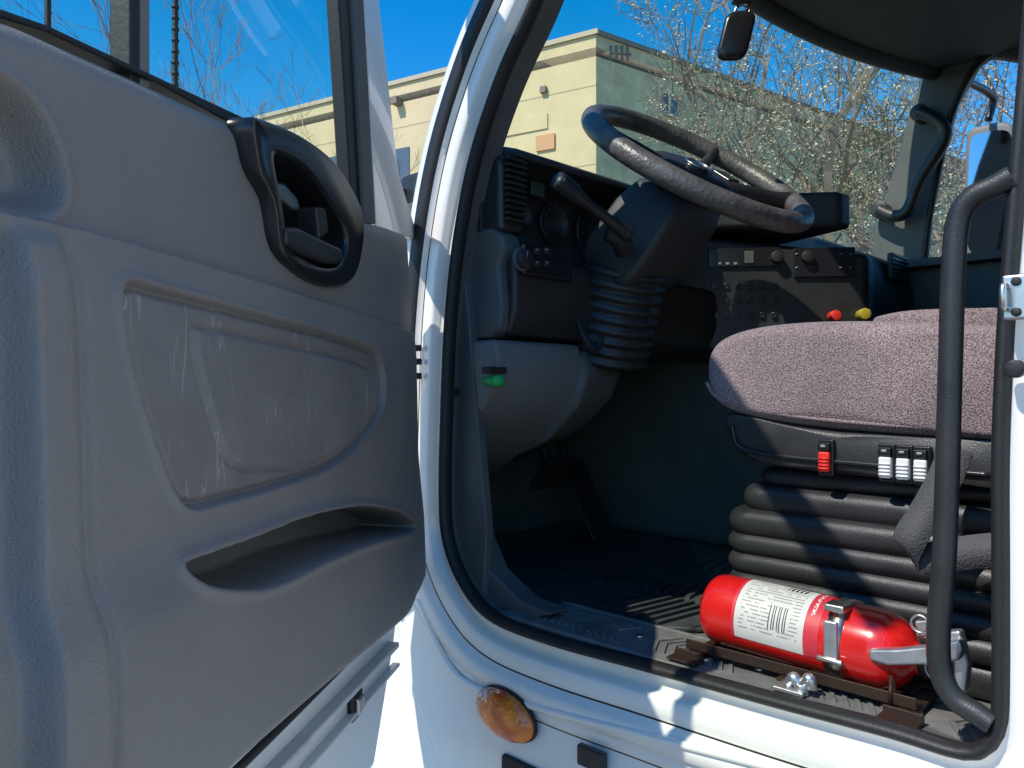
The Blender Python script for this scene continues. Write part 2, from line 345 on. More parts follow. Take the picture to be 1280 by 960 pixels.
prof = [(.004, .085, 1), (.0, .045, 1), (-.006, .036, 0), (-.009, .026, 0), (-.006, .015, 0), (.0, .010, 0), (.006, .014, 0), (.008, .026, 2), (.026, .030, 2), (.031, .026, 2), (.034, .014, 2), (.039, .011, 2), (.060, .009, 2),
        (.066, .013, 3), (.069, .013, 2), (.073, .002, 4), (.076, -.001, 4), (.080, -.005, 4), (.102, -.005, 4), (.105, .0, 2), (.107, .004, 2), (.114, 0, 2), (.125, .002, 2), (.13, .012, 2), (.131, .04, 2)]
def frm(j, i):
    m_ = prof[j][2]
    if m_ == 4: return 0 if (LY[i] > .55 and LZ[i] > 1.62) else 2
    return m_
loft('door_frame', [ring(o, x) for o, x, _ in prof], M_white, cab, cap=False, mats=[M_rub, M_trim, M_white, M_rub], ringmat=frm)
V = []; Fc = []
for i in range(NL):
    a = Vector((.004, LY[i]+ny[i]*.128, LZ[i]+nz[i]*.128))
    r = Vector((0, LY[i]-.62, LZ[i]-1.75)); r.normalize()
    m1 = a+r*.05; m1.x = -.004; m2 = a+r*.10; m2.x = -.012; b_ = a+r*.9; b_.x = -.015
    for q in (m1, m2, b_):
        if q.y > 1.0: q.z = min(q.z, 1.90)
        if q.z > 2.7: q.z = 2.7
    V += [a, m1, m2, b_]
for i in range(NL):
    j = (i+1) % NL
    if LY[i] > .62 and LZ[i] > 1.84: continue
    for c in range(3): Fc.append([4*i+c, 4*j+c, 4*j+c+1, 4*i+c+1])
fixn(mesh('outer_skin', V, Fc, M_white, cab, True))
# roof + header
hx = [.03, .35, .75, 1.1, 1.5, 1.85, 2.13, 2.17]; hy = [.60, .90, 1.04, 1.09, 1.06, .98, .88, .80]
prism('roof', [(x, y, 2.74) for x, y in zip(hx, hy)]+[(2.17, -.6, 2.74), (.03, -.6, 2.74)], (0, 0, .06), M_white, cab, .01)
prism('headliner', [(x, y-.02, 2.70) for x, y in zip(hx, hy)]+[(2.15, -.58, 2.70), (.05, -.58, 2.70)], (0, 0, .035), M_head, cab, .01)
tube('windshield_header', [(x, y, 2.70) for x, y in zip(hx[:7], hy[:7])], .03, M_head, cab)
box('side_header', (.03, .0, 2.66), (.05, 1.2, .14), M_white, cab)
box('rear_wall', (1.1, -.6, 1.9), (2.2, .05, 1.7), M_trim, cab)
# passenger side
pf = [(1155, 332), (1162, 270), (1180, 180), (1195, 128), (1222, 80), (1262, 52), (1300, 44)]
pw = [PX(u, v, 2.15) for u, v in pf]
ysill = pw[0].z
prism('passenger_door_panel', [(2.12, 1.25, FLOOR), (2.12, -.6, FLOOR), (2.12, -.6, ysill), (2.12, 1.12, ysill)], (.06, 0, 0), M_slate, cab, .01)
ape = [PX(u, v, 2.12) for u, v in [(1083, 345), (1092, 290), (1113, 225), (1135, 145), (1160, 72), (1166, 40)]]
back = [PX(u, v, 2.12) for u, v in [(1300, 10), (1300, 44), (1262, 52), (1222, 80), (1195, 128), (1180, 180), (1162, 270), (1155, 345)]]
prism('passenger_a_pillar', ape+back, (.05, 0, 0), M_slate, cab, .012)
prism('passenger_rear_pillar', [(2.12, .1, ysill), (2.12, -.6, ysill), (2.12, -.6, 2.75), (2.12, .12, 2.75)], (.05, 0, 0), M_slate, cab, .01)
prism('passenger_top_rail', [(2.12, .62, 2.66), (2.12, -.6, 2.64), (2.12, -.6, 2.75), (2.12, .8, 2.75)], (.05, 0, 0), M_slate, cab, .01)
wseal = tube('window_seal', [PX(u, v, 2.11) for u, v in pf], .012, M_rub, cab)
box('window_sill', (2.10, .4, ysill), (.06, 1.2, .03), M_blk, cab)
hp = [PX(u, v, 2.06) for u, v in [(1148, 140), (1163, 146), (1180, 160), (1178, 180), (1150, 225), (1135, 262), (1118, 270), (1098, 262)]]
gh = empty('grab_handle'); tube('bar', hp, .022, M_blk, gh)
for q in (hp[0], hp[-1]): cyl('mount', q, q+Vector((.06, 0, 0)), .03, M_blk, gh)
# windshield
wsx = [(.05, .74), (.35, 1.0), (.75, 1.12), (1.1, 1.16), (1.5, 1.12), (1.85, 1.02), (2.12, .90)]
V = []; Fc = []
for i, (x, y) in enumerate(wsx):
    b = 1.24+.33*math.sin(math.pi*(x)/2.17); V += [(x, b, 1.95), (x, y-.02, 2.71)]
for i in range(len(wsx)-1): Fc.append([2*i, 2*i+2, 2*i+3, 2*i+1])
mesh('windshield', V, Fc, M_glass, cab, True)
# floor, tunnel, firewall, kick
box('floor', (1.1, .55, FLOOR-.02), (2.1, 2.3, .04), M_floor, cab, .002)
prism('tunnel', [(.92, 1.62, FLOOR), (.92, .62, FLOOR), (.95, .60, 1.62), (.95, 1.62, 1.80)], (.5, 0, 0), M_tunnel, cab, .03)
box('firewall', (1.1, 1.63, 1.55), (2.15, .05, .9), M_tunnel, cab)
box('cowl', (1.1, 1.45, 1.955), (2.1, .35, .03), M_blk, cab)
prism('kick_panel', [(.05, 1.62, FLOOR), (.05, 1.02, FLOOR), (.05, 1.01, 1.3), (.05, 1.06, 1.7), (.05, 1.1, 1.93), (.05, 1.62, 1.93)], (.02, 0, 0), M_slate, cab, .004)
box('undercab', (1.1, .5, 1.03), (2.1, 2.2, .12), M_rub, cab)
cor = [PX(u, v, .06) for u, v in [(556, 560), (580, 600), (590, 660), (612, 715), (650, 752), (690, 768), (640, 782), (600, 768), (565, 720), (552, 660)]]
prism('corner_trim', cor, (.05, 0, 0), M_slate, cab, .006)
# inner sill scuff plate with chevron ribs
y0, y1 = .20, .975
prism('scuff_plate', [(.035, y1, SILL), (.155, y1-.03, SILL), (.165, .8, SILL), (.165, y0, SILL), (.035, y0, SILL)], (0, 0, -.05), M_scuff, cab, .006)
prism('scuff_rim', [(.158, .93, SILL+.003), (.158, y0, SILL+.003), (.166, y0, SILL+.003), (.166, .93, SILL+.003)], (0, 0, -.006), M_scuff, cab, .002)
for i in range(46):
    y = y0+.02+i*.0156
    if any(abs(y+.01-q) < .03 for q in (.30, .50, .70)): continue
    prism('rib', [(.062, y, SILL), (.100, y+.020, SILL), (.138, y, SILL), (.138, y+.006, SILL), (.100, y+.026, SILL), (.062, y+.006, SILL)], (0, 0, .003), M_scuff, cab, 0, False)
for q in (.30, .50, .70):
    cyl('screw', (.10, q+.012, SILL-.001), (.10, q+.012, SILL+.004), .007, M_steel, cab)
# floor mat
mat_ = empty('floor_mat')
prism('mat', [(.19, 1.35, FLOOR+.002), (.19, .80, FLOOR+.002), (.26, .70, FLOOR+.002), (.50, .70, FLOOR+.002), (.60, .90, FLOOR+.002), (.86, 1.1, FLOOR+.002), (.86, 1.42, FLOOR+.002)], (0, 0, .008), M_mat, mat_, .003)
for i in range(26):
    y = .74+i*.024
    prism('rib', [(.22, y+.02, FLOOR+.010), (.38, y, FLOOR+.010), (.38, y+.009, FLOOR+.010), (.22, y+.029, FLOOR+.010)], (0, 0, .006), M_mat, mat_, 0, False)
    prism('rib', [(.40, y, FLOOR+.010), (.50, y+.02, FLOOR+.010), (.50, y+.029, FLOOR+.010), (.40, y+.009, FLOOR+.010)], (0, 0, .006), M_mat, mat_, 0, False)
for i in range(14):
    y = .66+i*.03
    prism('floor_rib', [(.66, y-.03, FLOOR), (.80, y, FLOOR), (.80, y+.01, FLOOR), (.66, y-.02, FLOOR)], (0, 0, .005), M_floor, cab, 0, False)
# pedals
ped = empty('accelerator_pedal'); box('pad', (.66, 1.28, 1.27), (.09, .02, .22), M_rub, ped, .006, ax=(Vector((1, 0, 0)), Vector((0, .87, .5)), Vector((0, .5, .87))*1)); tube('arm', [(.66, 1.36, 1.38), (.66, 1.45, 1.5), (.66, 1.55, 1.6)], .01, M_blk, ped)
ped = empty('brake_pedal'); box('pad', (.46, 1.22, 1.36), (.10, .02, .09), M_rub, ped, .006, ax=(Vector((1, 0, 0)), Vector((0, .8, .6)), Vector((0, -.6, .8)))); tube('arm', [(.46, 1.23, 1.37), (.46, 1.3, 1.5), (.46, 1.4, 1.66)], .011, M_blk, ped)
# lower body details
box('step_recess', PX(668, 965, .0)+Vector((-.012, 0, -.01)), (.012, .12, .05), M_rub, cab, .02)
box('latch_block', PX(740, 948, -.012), (.012, .05, .03), M_blk, cab, .003)
tube('body_crease', [PX(u, v, -.004) for u, v in [(522, 750), (560, 830), (600, 862), (700, 892), (850, 930), (1000, 968)]], .006, M_white, cab)
tube('fender_fold', [PX(u, v, -.004) for u, v in [(486, 740), (505, 820), (535, 900), (570, 990)]], .010, M_white, cab)
lamp = empty('marker_lamp')
lc = PX(633, 892, -.01)
loops = []
for j in range(9):
    a = j/8*math.pi/2; rr = math.cos(a)**.8 if j < 8 else .02
    loops.append([Vector((-.012-.026*math.sin(a), lc.y+.064*rr*math.cos(t)-.010*math.sin(t)*rr, lc.z+.037*rr*math.sin(t)+.012*rr*math.cos(t))) for t in np.linspace(0, 2*math.pi, 40, endpoint=False)])
loft('lens', loops, M_amber, lamp)
loft('bezel', [[Vector((x, lc.y+.065*s*math.cos(t)-.010*math.sin(t), lc.z+.038*s*math.sin(t)+.012*math.cos(t))) for t in np.linspace(0, 2*math.pi, 40, endpoint=False)] for x, s in ((-.006, 1.01), (-.0125, 1.0))], M_rub, lamp)
# B pillar bits
st = PX(1270, 372, -.0); box('striker_plate', st+Vector((-.003, 0, 0)), (.010, .022, .045), M_steel, cab, .003)
tube('striker_loop', [st+Vector((-.006, .006, .010)), st+Vector((-.022, .006, .010)), st+Vector((-.022, .006, -.010)), st+Vector((-.006, .006, -.010))], .003, M_steel, cab)
for s_ in (.015, -.015): cyl('bolt', st+Vector((-.006, -.002, s_)), st+Vector((-.011, -.002, s_)), .0045, M_rub, cab)
pl = PX(1268, 461, -.0); cyl('plug', pl+Vector((.01, 0, 0)), pl+Vector((-.004, 0, 0)), .009, M_rub, cab)

# ------------------------------------------------------------------ grab handle (door aperture)
g = empty('grab_handle')
gx = .015
tube('bar', [PX(u, v, gx) for u, v in [(1266, 220), (1245, 232), (1214, 248), (1198, 275), (1192, 330), (1188, 450), (1184, 600), (1180, 700), (1173, 790), (1176, 840), (1192, 872), (1222, 893), (1240, 905)]], .0118, M_blk, g, 18)
# ------------------------------------------------------------------ driver's door
door = empty('truck_door')
kmax = 1.03
tpx = [(523, 292), (505, 284), (465, 272), (452, 268), (430, 250), (400, 225), (360, 185), (310, 148), (200, 93), (60, 26), (0, 4), (-70, -30)]
bpx = [(532, 690), (528, 720), (516, 752), (498, 775), (470, 800), (430, 836), (350, 905), (285, 962)]
TK = sorted(DK(u, v) for u, v in tpx); BK = sorted(DK(u, v) for u, v in bpx)
BK.append((kmax, BK[-1][1]-.004)); rpx = [(523, 292), (525, 400), (519, 450), (522, 560), (530, 640), (532, 690)]
RK = sorted((DK(u, v)[1], DK(u, v)[0]) for u, v in rpx)
NKK, NZZ = 400, 400
sv = np.linspace(0, 1, NKK)**1.15; K0 = np.outer(sv*kmax, np.ones(NZZ))
tt = np.linspace(0, 1, NZZ)
topz = np.interp(K0[:, 0], [a for a, _ in TK], [b for _, b in TK]); botz = np.interp(K0[:, 0], [a for a, _ in BK], [b for _, b in BK])
Z = botz[:, None]+(topz-botz)[:, None]*tt[None, :]
kr = np.interp(Z, [a for a, _ in RK], [b for _, b in RK]); K = K0+kr*(1-np.clip(K0/.2, 0, 1))
def poly2(px, closed=True, n=6, off=0):
    P = [DK(u, v, off) for u, v in px]
    return [(p.x, p.y) for p in catmull([(a, b, 0) for a, b in P], n, closed)]
def sdf(x, y, P, closed=True):
    P = np.array(P); d = np.full(x.shape, 1e9); ins = np.zeros(x.shape, bool); n = len(P)
    for i in range(n if closed else n-1):
        a = P[i]; b = P[(i+1) % n]; e = b-a; wx = x-a[0]; wy = y-a[1]; L2 = e@e
        if L2 < 1e-14: continue
        tq = np.clip((wx*e[0]+wy*e[1])/L2, 0, 1); d = np.minimum(d, (wx-tq*e[0])**2+(wy-tq*e[1])**2)
        if closed:
            c = ((a[1] > y) != (b[1] > y)); xi = a[0]+(y-a[1])/(e[1] if abs(e[1]) > 1e-12 else 1e-12)*e[0]; ins ^= (c & (x < xi))
    d = np.sqrt(d); return np.where(ins, -d, d) if closed else d
def ss(x): x = np.clip(x, 0, 1); return x*x*(3-2*x)
H = np.zeros_like(K)
outl = [(K[i, -1], Z[i, -1]) for i in range(0, NKK, 4)]+[(K[-1, -1]+.3, Z[-1, -1]), (K[-1, 0]+.3, Z[-1, 0])]+[(K[i, 0], Z[i, 0]) for i in range(NKK-1, -1, -4)]+[(K[0, j], Z[0, j]) for j in range(0, NZZ, 8)]
de = sdf(K, Z, outl, False); Rr = .024; dq = np.clip(Rr-de, 0, Rr); H += -Rr+np.sqrt(Rr**2-dq**2)
cr = sorted(DK(u, v) for u, v in [(-90, 243), (0, 267), (100, 287), (200, 315), (300, 345), (400, 377), (518, 417), (545, 425)])
czl = np.interp(K, [a for a, _ in cr], [b for _, b in cr]); dz = Z-czl
H += -.010*ss((dz+.001)/.0035)-.06*np.clip(dz, 0, 1)*.5
H += .006*ss((-dz)/.05)
ins1 = poly2([(140, 380), (143, 364), (158, 359), (190, 368), (300, 395), (400, 420), (450, 437), (466, 455), (470, 490), (462, 520), (430, 560), (390, 585), (330, 605), (250, 625), (225, 629), (205, 612), (180, 550), (158, 480), (145, 420)])
ins2 = poly2([(229, 420), (231, 409), (245, 408), (320, 425), (400, 442), (448, 457), (460, 475), (458, 505), (440, 540), (405, 570), (370, 583), (320, 586), (285, 583), (265, 560), (245, 500), (232, 450)])
d1 = sdf(K, Z, ins1); d2 = sdf(K, Z, ins2)
H += -.010*np.exp(-(d1/.0032)**2)-.004*ss(-d1/.005)+.003*np.exp(-((d1-.007)/.004)**2)
H += -.003*np.exp(-(d2/.0026)**2)+.003*ss(-d2/.008)
pk = poly2([(204, 706), (230, 694), (300, 670), (360, 648), (410, 636), (450, 633), (490, 641), (508, 655), (500, 664), (440, 677), (380, 698), (330, 721), (290, 733), (250, 734), (220, 727)])
dp = sdf(K, Z, pk)
lip = np.interp(K, *zip(*sorted([DK(u, v) for u, v in [(204, 706), (300, 670), (410, 636), (508, 655)]])))
H += .020*ss((lip-Z)/.06+.5)*np.exp(-((Z-lip+.08)/.13)**2)*ss(K/.16)
H += -.095*ss((-dp+.001)/.006)+.004*np.exp(-((dp-.004)/.005)**2)
colx = [DK(u, v) for u, v in [(60, 262), (75, 290), (84, 400), (90, 600), (97, 800), (100, 960)]]; colx = sorted((b, a) for a, b in colx)
kc = np.interp(Z, [a for a, _ in colx], [b for _, b in colx]); below = ss((-dz)/.02)
H += below*(.010*ss((K-kc)/.024)-.005*np.exp(-((K-kc)/.005)**2))
col2 = [DK(u, v) for u, v in [(2, 275), (8, 450), (14, 700), (6, 960)]]; col2 = sorted((b, a) for a, b in col2)
kc2 = np.interp(Z, [a for a, _ in col2], [b for _, b in col2]); H += -below*.022*ss((K-kc2+.004)/.014)
cup = poly2([(-90, 60), (-20, 78), (25, 98), (60, 130), (84, 180), (93, 230), (80, 262), (40, 268), (-30, 248), (-100, 225)]); dc = sdf(K, Z, cup)
H += -.028*ss((-dc+.004)/.022)+.003*np.exp(-(dc/.008)**2)
rec = poly2([(348, 188), (385, 210), (410, 245), (436, 290), (434, 325), (415, 342), (385, 338), (355, 320), (345, 290), (340, 240)]); dr_ = sdf(K, Z, rec)
H += -.05*ss((-dr_+.004)/.008)
H += .006*np.sin(np.clip((Z-Z.min())/(Z.max()-Z.min()), 0, 1)*math.pi)*ss(K/.1)
P = np.stack([HG.x+DV.x*K+DN.x*H, HG.y+DV.y*K+DN.y*H, Z], -1).reshape(-1, 3)
ii, jj = np.meshgrid(np.arange(NKK-1), np.arange(NZZ-1), indexing='ij'); a = (ii*NZZ+jj).ravel()
Fq = np.stack([a, a+1, a+NZZ+1, a+NZZ], 1)
dcn = d1[ii, jj].ravel(); mi = np.where(dcn < 0, 1, 0).astype(int)
mesh('inner_panel', P.tolist(), Fq.tolist(), M_door, door, True, mats=[M_door, M_doorp], midx=mi.tolist())
shell = [dpt(k, z, -.11) for k, z in [(.03, TK[0][1]-.02), (kmax, TK[-1][1]-.03), (kmax, .96), (.16, .96), (.06, 1.12), (.015, 1.22)]]
prism('outer_shell', shell, -DN*.02, M_white, door, .008)
prism('lower_skirt', [dpt(k, z, -.026) for k, z in [(.03, 1.24), (.09, 1.205), (.3, 1.195), (kmax, 1.19), (kmax, .96), (.16, .96), (.06, 1.12), (.015, 1.22)]], -DN*.075, M_white, door, .010)
prism('hinge_edge', [dpt(k, z, -.022) for k, z in [(.012, TK[0][1]-.03), (.03, TK[0][1]-.03), (.04, 1.22), (.012, 1.24)]], -DN*.08, M_white, door, .006)
tube('shell_seal', [dpt(k, z, -.030) for k, z in [(.02, 1.75), (.01, 1.3), (.03, 1.2), (.12, 1.175), (.4, 1.165), (.8, 1.16), (1.0, 1.16)]], .008, M_rub, door)
sk_ = DK(440, 880, -.026)
box('drain_latch', dpt(sk_[0], sk_[1], -.022), (.042, .012, .042), M_rub, door, .008, ax=(DV, DN, UPZ)); box('latch_inner', dpt(sk_[0], sk_[1], -.014), (.026, .008, .024), M_steel, door, .006, ax=(DV, DN, UPZ))
box('hem_flange', dpt(.52, 1.13, -.018), (.86, .02, .010), M_whited, door, .003, ax=(DV, DN, UPZ))
box('hem_flange', dpt(.50, 1.09, -.020), (.86, .014, .006), M_whited, door, .002, ax=(DV, DN, UPZ))
# handle pod
pod_o = [(308, 150), (322, 150), (370, 170), (410, 200), (437, 240), (450, 275), (447, 320), (436, 350), (415, 359), (385, 350), (355, 325), (342, 300), (335, 250), (318, 215), (311, 185)]
pod_i = [(340, 192), (350, 193), (372, 205), (393, 226), (412, 254), (430, 285), (432, 312), (425, 330), (410, 336), (388, 331), (366, 318), (355, 303), (351, 270), (345, 235), (339, 205)]
def dl3(px, off): return [dpt(*DK(u, v), off) for u, v in px]
o1 = catmull(dl3(pod_o, -.020), 5, True); o2 = catmull(dl3(pod_o, .004), 5, True); o3 = catmull(dl3(pod_o, .008), 5, True)
cpo = sum(o3, Vector())/len(o3); o3 = [p.lerp(cpo, .04) for p in o3]
i0 = catmull(dl3(pod_i, .003), 5, True); i0 = [p+(p-cpo).normalized()*.006 for p in i0]
i1 = catmull(dl3(pod_i, .003), 5, True); i2 = catmull(dl3(pod_i, -.004), 5, True); i3 = [p.lerp(cpo-DN*.05, .06) for p in catmull(dl3(pod_i, -.045), 5, True)]
loft('handle_bezel', [o1, o2, o3, i0, i1, i2, i3], M_gblk, door, cap=False)
bz = mesh('recess_back', i3, [list(range(len(i3)))], M_blk, door)
prism('handle_lever', dl3([(352, 284), (368, 284), (392, 296), (424, 311), (424, 330), (404, 330), (372, 318), (352, 306)], -.012), DN*.018, M_blk, door, .006)
prism('lock_lever', dl3([(358, 225), (376, 226), (392, 245), (396, 262), (386, 262), (368, 244)], -.03), DN*.01, M_steel, door, .004)
prism('recess_rib', dl3([(396, 258), (408, 260), (412, 290), (400, 300)], -.03), DN*.03, M_blk, door, .004)
# window frame on the door
def dprism(name, px, off, th, mat, bev=.003): return prism(name, [hit(u, v, HG+DN*off, DN) for u, v in px], -DN*th, mat, door, bev)
dprism('window_channel', [(424, -260), (438, -260), (440, 0), (456, 262), (440, 262), (424, 0)], -.03, .02, M_rub)
dprism('frame_inner', [(438, -260), (452, -260), (455, 0), (470, 280), (456, 280), (440, 0)], -.025, .03, M_slate)
dprism('frame_outer', [(452, -260), (468, -260), (474, 0), (498, 215), (524, 300), (470, 285), (455, 0)], -.03, .03, M_white)
dprism('window_divider', [(163, -260), (176, -260), (176, 110), (163, 110)], -.035, .02, M_rub, .002)
dprism('divider_channel', [(176, -260), (188, -260), (188, 110), (176, 110)], -.035, .02, M_knee, .002)
dprism('belt_seal', [(-70, -22), (0, 10), (60, 31), (200, 97), (312, 150), (330, 160), (300, 160), (200, 105), (60, 40), (-70, 0)], -.03, .02, M_rub, .002)
g0 = [dpt(k, z, -.045) for k, z in [(.08, 1.75), (1.03, 1.7), (1.03, 2.45), (.2, 2.45)]]
mesh('window_glass', g0, [[0, 1, 2, 3]], M_glass, door, False)
prism('frame_top', [dpt(k, z, -.03) for k, z in [(.15, 2.45), (1.03, 2.45), (1.03, 2.5), (.15, 2.5)]], -DN*.03, M_white, door)
for v in (435, 452, 470): q = hit(523, v, HG-DN*.02, DN); cyl('bolt', q-RT*.006, q+RT*.006, .006, M_rub, door)
q = hit(512, 500, HG, DN); cyl('fastener', q-DN*.006, q+DN*.006, .007, M_slate, door)
ant = empty('antenna'); q = hit(219, 60, HG-DN*.35, DN)
tube('mast', [(q.x, q.y, 1.6), (q.x, q.y, 2.1), (q.x, q.y, 2.7)], .0045, M_rub, ant)
tube('bracket', [(q.x, q.y, 1.62), q*1-Vector((0, 0, q.z-1.62))+DN*.15, q*1-Vector((0, 0, q.z-1.62))+DN*.25], .01, M_blk, ant)
for i in range(24): cyl('coil', (q.x, q.y, 1.95+i*.018), (q.x, q.y, 1.956+i*.018), .006, M_rub, ant, 10)
q2 = hit(57, 5, HG-DN*.2, DN); tube('cable', [(q2.x, q2.y, 1.65), (q2.x+.002, q2.y, 1.9), (q2.x, q2.y, 2.4)], .003, M_rub, ant)

# ------------------------------------------------------------------ dashboard
dash = empty('dashboard')
def xprism(name, yz, x0, x1, mat, bevel=.008): return prism(name, [(x0, y, z) for y, z in yz], (x1-x0, 0, 0), mat, dash, bevel)
xprism('cluster_hood', [(1.5, 1.97), (1.5, 2.0), (1.15, 2.015), (1.03, 2.01), (.985, 1.995), (.98, 1.98), (1.08, 1.97)], .10, .82, M_dash, .01)
xprism('cluster_back', [(1.09, 1.985), (1.07, 1.80), (1.3, 1.8), (1.3, 1.985)], .11, .82, M_blk, .004)
xprism('dash_face', [(.985, 1.80), (.972, 1.78), (.975, 1.70), (.99, 1.655), (1.10, 1.64), (1.3, 1.64), (1.3, 1.80)], .085, .80, M_blk, .01)
prism('end_cap', [PX(u, v, .065) for u, v in [(560, 300), (566, 291), (612, 284), (626, 292), (630, 310), (622, 330), (626, 380), (624, 412), (612, 422), (558, 427)]]+[Vector((.065, 1.3, 1.64)), Vector((.065, 1.3, 1.84))], (.05, 0, 0), M_slate, dash, .012)
xprism('end_upper', [(.992, 1.84), (.995, 1.97), (1.03, 2.0), (1.3, 2.0), (1.3, 1.84)], .07, .13, M_blk, .012)
for i in range(11): box('vent_slat', (.10, .986, 1.862+i*.011), (.05, .012, .005), M_blk, dash, .001)
for i in range(9): box('side_louvre', (.066, 1.04+.008*i, 1.90), (.008, .004, .11), M_blk, dash, .001)
box('light_panel', (.165, .968, 1.79), (.135, .012, .06), M_gblk, dash, .01)
kb = PY(652, 324, .962); cyl('light_knob', kb, kb+Vector((0, -.014, 0)), .017, M_blk, dash); cyl('knob_ring', kb+Vector((0, .002, 0)), kb+Vector((0, -.003, 0)), .022, M_slate, dash)
for u in (672, 684):
    for v in (314, 330): box('button', PY(u, v, .961), (.016, .006, .012), M_blk, dash, .002); box('icon', PY(u, v-2, .9575), (.006, .001, .003), M_mark, dash, 0)
box('knob_mark', kb+Vector((0, -.0145, .008)), (.002, .001, .01), M_mark, dash, 0)
for x, z, r in [(.20, 1.90, .03), (.30, 1.90, .045), (.43, 1.90, .06), (.57, 1.90, .06), (.69, 1.90, .04), (.17, 1.84, .022)]:
    revolve('gauge', (x, 1.078, z), (0, -1, 0), [(0, r), (.01, r), (.012, r*.93), (.004, r*.9)], M_blk, dash, 28)
    for a in range(9):
        t_ = math.radians(-40+a*32.5); box('tick', (x-math.cos(t_)*r*.75, 1.066, z+math.sin(t_)*r*.75), (.004, .001, .004), M_tick, dash, 0)
box('lcd', PY(672, 236, 1.06), (.04, .004, .03), pbr('lcd', (.05, .08, .07), .3), dash, .002)
a0 = Vector((.74, 1.03, 0)); a1 = Vector((1.0, .70, 0)); ad = (a1-a0).normalized(); an = Vector((ad.y, -ad.x, 0)); an = an if an.dot(CAM-a0) > 0 else -an; an.z = 0
prism('centre_stack', [(.72, 1.05, 1.66), (1.0, .70, 1.60), (1.05, .70, 1.60), (1.12, .95, 1.60), (1.12, 1.4, 1.66), (.72, 1.4, 1.66)], (0, 0, .28), M_blk, dash, .015)
prism('centre_hood', [(.70, 1.03, 1.94), (.93, .735, 1.94), (.985, .73, 1.94), (1.1, .95, 1.95), (1.1, 1.5, 1.95), (.70, 1.5, 1.95)], (0, 0, .085), M_dash, dash, .014)
def stack(u, v): return hit(u, v, a0+an*.004, an)
AX = (ad, an, UPZ)
def sbox(name, u, v, w, h, mat, t_=.006, o=0, bev=.0015): return box(name, stack(u, v)+an*o, (w, t_, h), mat, dash, bev, ax=AX)
sbox('radio', 930, 322, .17, .045, M_gblk, .01); sbox('radio_knob_panel', 1030, 328, .14, .07, M_gblk, .01)
for u in (888, 899, 909, 919): sbox('radio_key', u, 330, .008, .006, M_mark, .004, .006, .001)
sbox('display', 936, 322, .022, .03, M_slate, .004, .006)
for u in (970, 1008): q = stack(u, 322); cyl('knob', q, q+an*.02, .014, M_blk, dash)
for u in (893, 908, 923, 938, 953, 968):
    for v in (358, 376, 394): sbox('keypad_button', u, v, .013, .016, M_gblk, .003, .001, .001); sbox('icon', u-2, v-3, .006, .0015, M_mark, .001, .0031, 0); sbox('icon', u+1, v+2, .003, .002, M_tick, .001, .0031, 0)
for u, v, m_ in ((1040, 396, M_swr), (1076, 394, M_yel)): q = stack(u, v); cyl('brake_knob', q, q+an*.035, .013 if m_ is M_swr else .014, m_, dash, 8)
for u in (995, 1012, 1050, 1062):
    for v in (318, 335): sbox('icon', u, v, .006, .003, M_mark, .001, .0065, 0)
prism('passenger_dash', [(1.06, .97, 1.60), (1.06, .95, 1.9), (1.06, .97, 2.0), (1.06, 1.05, 2.045), (1.06, 1.5, 2.02), (1.06, 1.5, 1.6)], (1.06, 0, 0), M_dash, dash, .02)
pv = PY(1122, 335, .945); box('passenger_vent', pv, (.15, .02, .09), M_blk, dash, .006)
for i in range(6): box('passenger_slat', pv+Vector((0, -.012, -.035+i*.014)), (.13, .01, .004), M_gblk, dash, .001)
# knee panels
kn = empty('knee_panel')
prism('panel', [(.055, y, z) for y, z in [(.995, 1.645), (.985, 1.60), (1.0, 1.55), (1.06, 1.49), (1.14, 1.43), (1.25, 1.36), (1.3, 1.36), (1.3, 1.645)]], (.24, 0, 0), M_knee, kn, .012)
loops = []
for i in range(9):
    a = i/8; x = .285+.16*a; dz_ = .02*math.sin(a*3.14)
    loops.append([Vector((x, y+a*.03, z+.02*a)) for y, z in [(.985+.05*a, 1.62+dz_), (.975, 1.58), (1.0, 1.52), (1.08, 1.45), (1.25, 1.38), (1.3, 1.6)]])
loft('column_surround', loops, M_trim, kn)
gt2 = PY(622, 476, .966)
loft('green_tag', [[gt2+Vector((math.cos(t_)*.015*s, y, math.sin(t_)*.011*s)) for t_ in np.linspace(0, 6.283, 16, endpoint=False)] for y, s in ((-.008, .5), (-.004, .95), (.004, 1), (.03, .7))], M_green, kn)
box('tag_holder', PY(618, 463, .972), (.045, .02, .012), M_rub, kn)
sc = PX(573, 490, .045); cyl('screw', sc, sc-Vector((.006, 0, 0)), .007, M_rub, kn)

# ------------------------------------------------------------------ steering wheel + column
sw = empty('steering_wheel')
Wc = CAM+Vector((1.315, .809, .444)); n_ = Vector((-.09, -.61, .79)).normalized()
ex = n_.cross(Vector((1, 0, 0))).normalized(); ey = n_.cross(ex)
if ey.x < 0: ey = -ey
if ex.y < 0: ex = -ex
def wp(a, r, h=0): return Wc+(ex*math.cos(a)+ey*math.sin(a))*r+n_*h
RW = .226
tube('rim', [wp(t_, RW) for t_ in np.linspace(0, 2*math.pi, 48, endpoint=False)], .0205, M_rim, sw, 20, 3, True)
revolve('hub', Wc-n_*.062, n_, [(0, .05), (.02, .085), (.04, .092), (.052, .085), (.058, .06), (.06, .0)], M_blk, sw, 40)
revolve('badge', Wc-n_*.005, n_, [(0, .03), (.006, .028), (.008, .02), (.0085, 0)], M_gblk, sw, 28)
tube('badge_ring', [Wc+n_*.003+(ex*math.cos(t_)+ey*math.sin(t_))*.026 for t_ in np.linspace(0, 6.283, 24, endpoint=False)], .0015, M_steel, sw, 8, 2, True)
